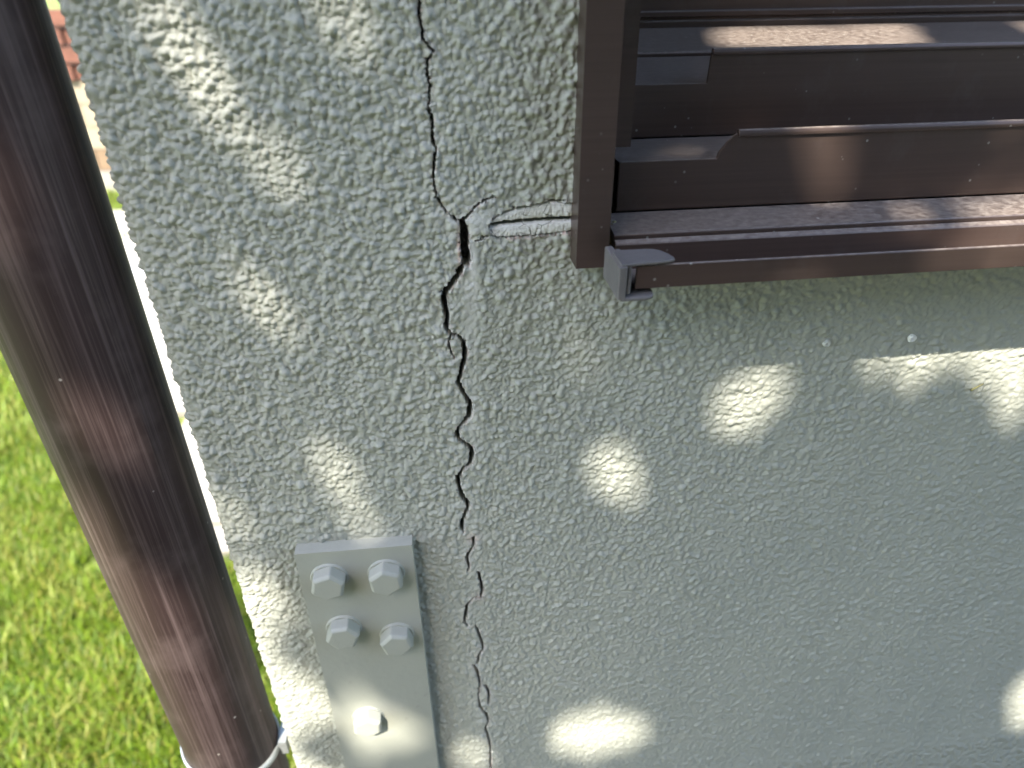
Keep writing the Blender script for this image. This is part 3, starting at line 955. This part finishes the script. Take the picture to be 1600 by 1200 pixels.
# ------------------------------------------------------------------ little dry stalk caught on the stucco
bm = bmesh.new()
pts = [(0.2845, 1.1640, .0008), (0.2856, 1.1647, .0007), (0.2880, 1.1662, .0004), (0.2903, 1.1676, .0002)]
prev = None
for x, z, r_ in pts:
    cur = [bm.verts.new((x + r_ * 0.4 * math.cos(a_), -0.0016 + r_ * math.sin(a_), z + r_ * math.cos(a_))) for a_ in [k * math.pi / 3 for k in range(6)]]
    if prev:
        for k in range(6):
            bm.faces.new((prev[k], prev[(k + 1) % 6], cur[(k + 1) % 6], cur[k]))
    else:
        bm.faces.new(cur)
    prev = cur
bm.faces.new(prev[::-1])
st = from_bm('dry_stalk', bm, MAT['stalk'], None, True)
tag(st, 'tiny yellow dry plant stalk stuck to the wall below the window', 'stalk')

# ------------------------------------------------------------------ garden tree in front of the wall (casts the dappled shade)
Sv = np.array(S)
e1 = np.cross(Sv, [0, 0, 1.0])
e1 /= np.linalg.norm(e1)
e2 = np.cross(e1, Sv)
# spots of sun on the wall: x, z in mm, radius of the clear gap in mm
GAPS = [(-88, 1340, 3.2), (-100, 1352, 2.4), (-30, 1352, 3.6), (-60, 1294, 3.4), (-84, 1243, 2.2), (-70, 1228, 2.4), (64, 1200, 2.6), (2, 1332, 1.5),
        (-60, 1148, 5.2), (94, 1130, 2.2), (78, 1124, 2.2), (88, 1110, 2.2), (100, 1116, 1.6), (146, 1157, 5), (157, 1165, 4.5), (168, 1173, 5),
        (246, 1182, 3.5), (266, 1184, 3.5), (220, 1183, 1.5), (292, 1186, 2), (-50, 1099, 3), (-64, 950, 3), (-50, 901, 6),
        (0, 884, 4), (8, 872, 4), (62, 892, 3), (74, 884, 4), (90, 890, 4), (82, 872, 4.5), (102, 874, 4.5), (112, 890, 3), (124, 884, 2.5), (66, 866, 4), (58, 880, 3), (120, 872, 3), (88, 884, 3), (440, 864, 12), (452, 846, 15), (470, 870, 16),
        (322, 1142, 4), (-155, 1290, 3), (-165, 1255, 3), (-150, 1172, 4),
        (105, 1336, 4), (175, 1314, 6), (262, 1330, 6), (262, 1262, 7), (290, 1262, 8), (265, 1236, 7), (285, 1228, 7), (305, 1240, 7), (215, 1262, 3), (150, 1350, 5)]
GAPS += [(x, z, 14) for x in (130, 150, 170, 190, 210, 230, 330, 346) for z in (1530, 1558)]
GAPS += [(-118, z, 10) for z in range(800, 1105, 16)] + [(-108, z, 7) for z in range(780, 1030, 16)]
GAPS += [(x, z, 14) for z in range(760, 1115, 24) for x in (-138, -160, -185, -210)]

def make_tree():
    C0 = np.array([0.14, 0.0, 1.16])
    r = np.random.default_rng(8)
    ctr = C0 + Sv * 2.4 + np.array([0.35, 0.05, 0.15])
    def clusters(n, cc, rad):
        q = r.standard_normal((n, 3))
        q /= np.linalg.norm(q, axis=1)[:, None]
        q *= r.uniform(0.0, 1, (n, 1)) ** (1 / 2.6)
        return cc + q * rad
    tw = np.concatenate([clusters(2600, ctr, np.array([1.5, 0.95, 0.75])),
                         clusters(1500, np.array([0.9, 0, -0.3]) + Sv * 3.0, np.array([1.3, 0.9, 0.8])),
                         clusters(4200, np.array([-0.16, 0, 1.36]) + Sv * 2.1, np.array([0.50, 0.36, 0.34])),
                         clusters(3200, C0 + Sv * 2.15 + np.array([0.1, 0, 0]), np.array([0.70, 0.45, 0.50]))])
    per = 10
    c = np.repeat(tw, per, 0) + r.normal(0, 0.075, (len(tw) * per, 3))
    N = len(c)
    Ln = r.uniform(0.050, 0.095, N)
    Wd = Ln * r.uniform(0.24, 0.34, N)
    d = r.standard_normal((N, 3))
    d[:, 2] -= 0.35
    d /= np.linalg.norm(d, axis=1)[:, None]
    nrm = r.standard_normal((N, 3)) * 0.55 + np.array([0, 0, 1.0]) * 0.5 + Sv * 0.6
    sd_ = np.cross(d, nrm)
    sd_ /= np.linalg.norm(sd_, axis=1)[:, None]
    nrm = np.cross(sd_, d)
    # shadow footprint on the wall plane
    t = c[:, 1] / Sv[1]
    q = c - Sv[None, :] * t[:, None]
    keep = np.ones(N, bool)
    # open sky: lower left of the wall and the foot of the pipe stand in the sun
    qx, qz = q[:, 0] * 1000, q[:, 2] * 1000
    edge = np.interp(qz, [0, 860, 900, 960, 1040, 1100, 1130, 1160], [-60, -110, -120, -120, -125, -130, -150, -400])
    openz = (qx < edge + 20) & (qz < 1150)
    keep &= ~openz
    keep &= ~((qx < -330) & (r.uniform(0, 1, N) < 0.8))
    A = c - d * Ln[:, None] * 0.5
    B = c + d * Ln[:, None] * 0.5
    a2 = np.stack([A @ e1, A @ e2], -1)
    b2 = np.stack([B @ e1, B @ e2], -1)
    wp = np.abs((sd_ @ e1)) + 0
    wv = np.hypot(sd_ @ e1, sd_ @ e2) * Wd
    gaps = []
    for gx, gz, gr in GAPS:
        if gr > 9:
            gaps.append((gx, gz, gr))
            continue
        for k in range(4):                      # ragged openings between leaves
            gaps.append((gx + r.normal(0, 0.75) * gr, gz + r.normal(0, 0.9) * gr, gr * r.uniform(0.45, 0.85)))
    for gx, gz, gr in gaps:
        p = np.array([gx, 0, gz]) * 0.001
        p2 = np.array([p @ e1, p @ e2])
        ab = b2 - a2
        tt = np.clip(((p2 - a2) * ab).sum(1) / ((ab ** 2).sum(1) + 1e-9), 0, 1)
        dist = np.hypot(*(p2 - a2 - ab * tt[:, None]).T)
        keep &= dist > gr * 0.001 + wv * 0.75
    # a few stray leaves over the sunny part
    for sx, sz in ((-103, 1010), (-98, 905), (-112, 1085), (-150, 1110), (-150, 1118), (-138, 1100)):
        j = r.integers(0, N)
        c[j] = np.array([sx, 0, sz]) * 0.001 + Sv * r.uniform(1.9, 2.6)
        keep[j] = True
    c, d, sd_, nrm, Ln, Wd = c[keep], d[keep], sd_[keep], nrm[keep], Ln[keep], Wd[keep]
    N = len(c)
    prof = [(-0.5, 0, 0), (-0.22, 0.85, 0.10), (0.12, 0.92, 0.10), (0.5, 0, -0.05), (0.12, -0.92, 0.10), (-0.22, -0.85, 0.10)]
    P = np.zeros((N, 6, 3))
    for k, (tl, tw_, up) in enumerate(prof):
        P[:, k] = c + d * (Ln * tl)[:, None] + sd_ * (Wd * tw_)[:, None] + nrm * (Ln * up * 0.6)[:, None]
    i = np.arange(N)[:, None] * 6
    F = np.concatenate([i + np.array([[0, 1, 2, 3]]), i + np.array([[0, 3, 4, 5]])])
    col = np.ones((N, 6, 4), np.float32)
    col[..., :3] = (np.array([[0.055, 0.105, 0.022]]) * r.uniform(0.6, 1.5, (N, 1)))[:, None, :]
    me = mesh_np('crown', P.reshape(-1, 3), F, 4)
    at = me.attributes.new('tint', 'FLOAT_COLOR', 'POINT')
    at.data.foreach_set('color', col.ravel())
    root = empty('garden_tree', (0.75, -1.75, 0))
    tag(root, 'leafy garden tree that throws dappled shade on the wall', 'tree')
    crown = link('crown', me, MAT['leaf'], root)
    # trunk and limbs
    bm = bmesh.new()
    def limb(pts, rad):
        prev = None
        for (p, r_) in zip(pts, rad):
            cur = [bm.verts.new((p[0] + r_ * math.cos(k * math.pi / 5), p[1] + r_ * math.sin(k * math.pi / 5), p[2])) for k in range(10)]
            if prev:
                for k in range(10):
                    bm.faces.new((prev[k], prev[(k + 1) % 10], cur[(k + 1) % 10], cur[k]))
            prev = cur
        bm.faces.new(prev)
    limb([(0.75, -1.75, 0), (0.78, -1.72, 0.6), (0.72, -1.65, 1.3), (0.76, -1.55, 2.0), (0.7, -1.4, 2.8), (0.68, -1.3, 3.7)], [.11, .085, .075, .065, .05, .02])
    for k in range(9):
        a_ = k * 2.4
        z0 = 2.0 + k * 0.16
        b0 = (0.76 - 0.05 * (z0 - 2.0), -1.55 + 0.15 * (z0 - 2.0), z0)
        ln = 0.62 - 0.03 * k
        limb([b0, (b0[0] + ln * .5 * math.cos(a_), b0[1] + ln * .5 * math.sin(a_), z0 + .25), (b0[0] + ln * math.cos(a_), b0[1] + ln * math.sin(a_), z0 + .45)], [.035, .022, .006])
    from_bm('trunk', bm, MAT['bark'], root, True)
make_tree()
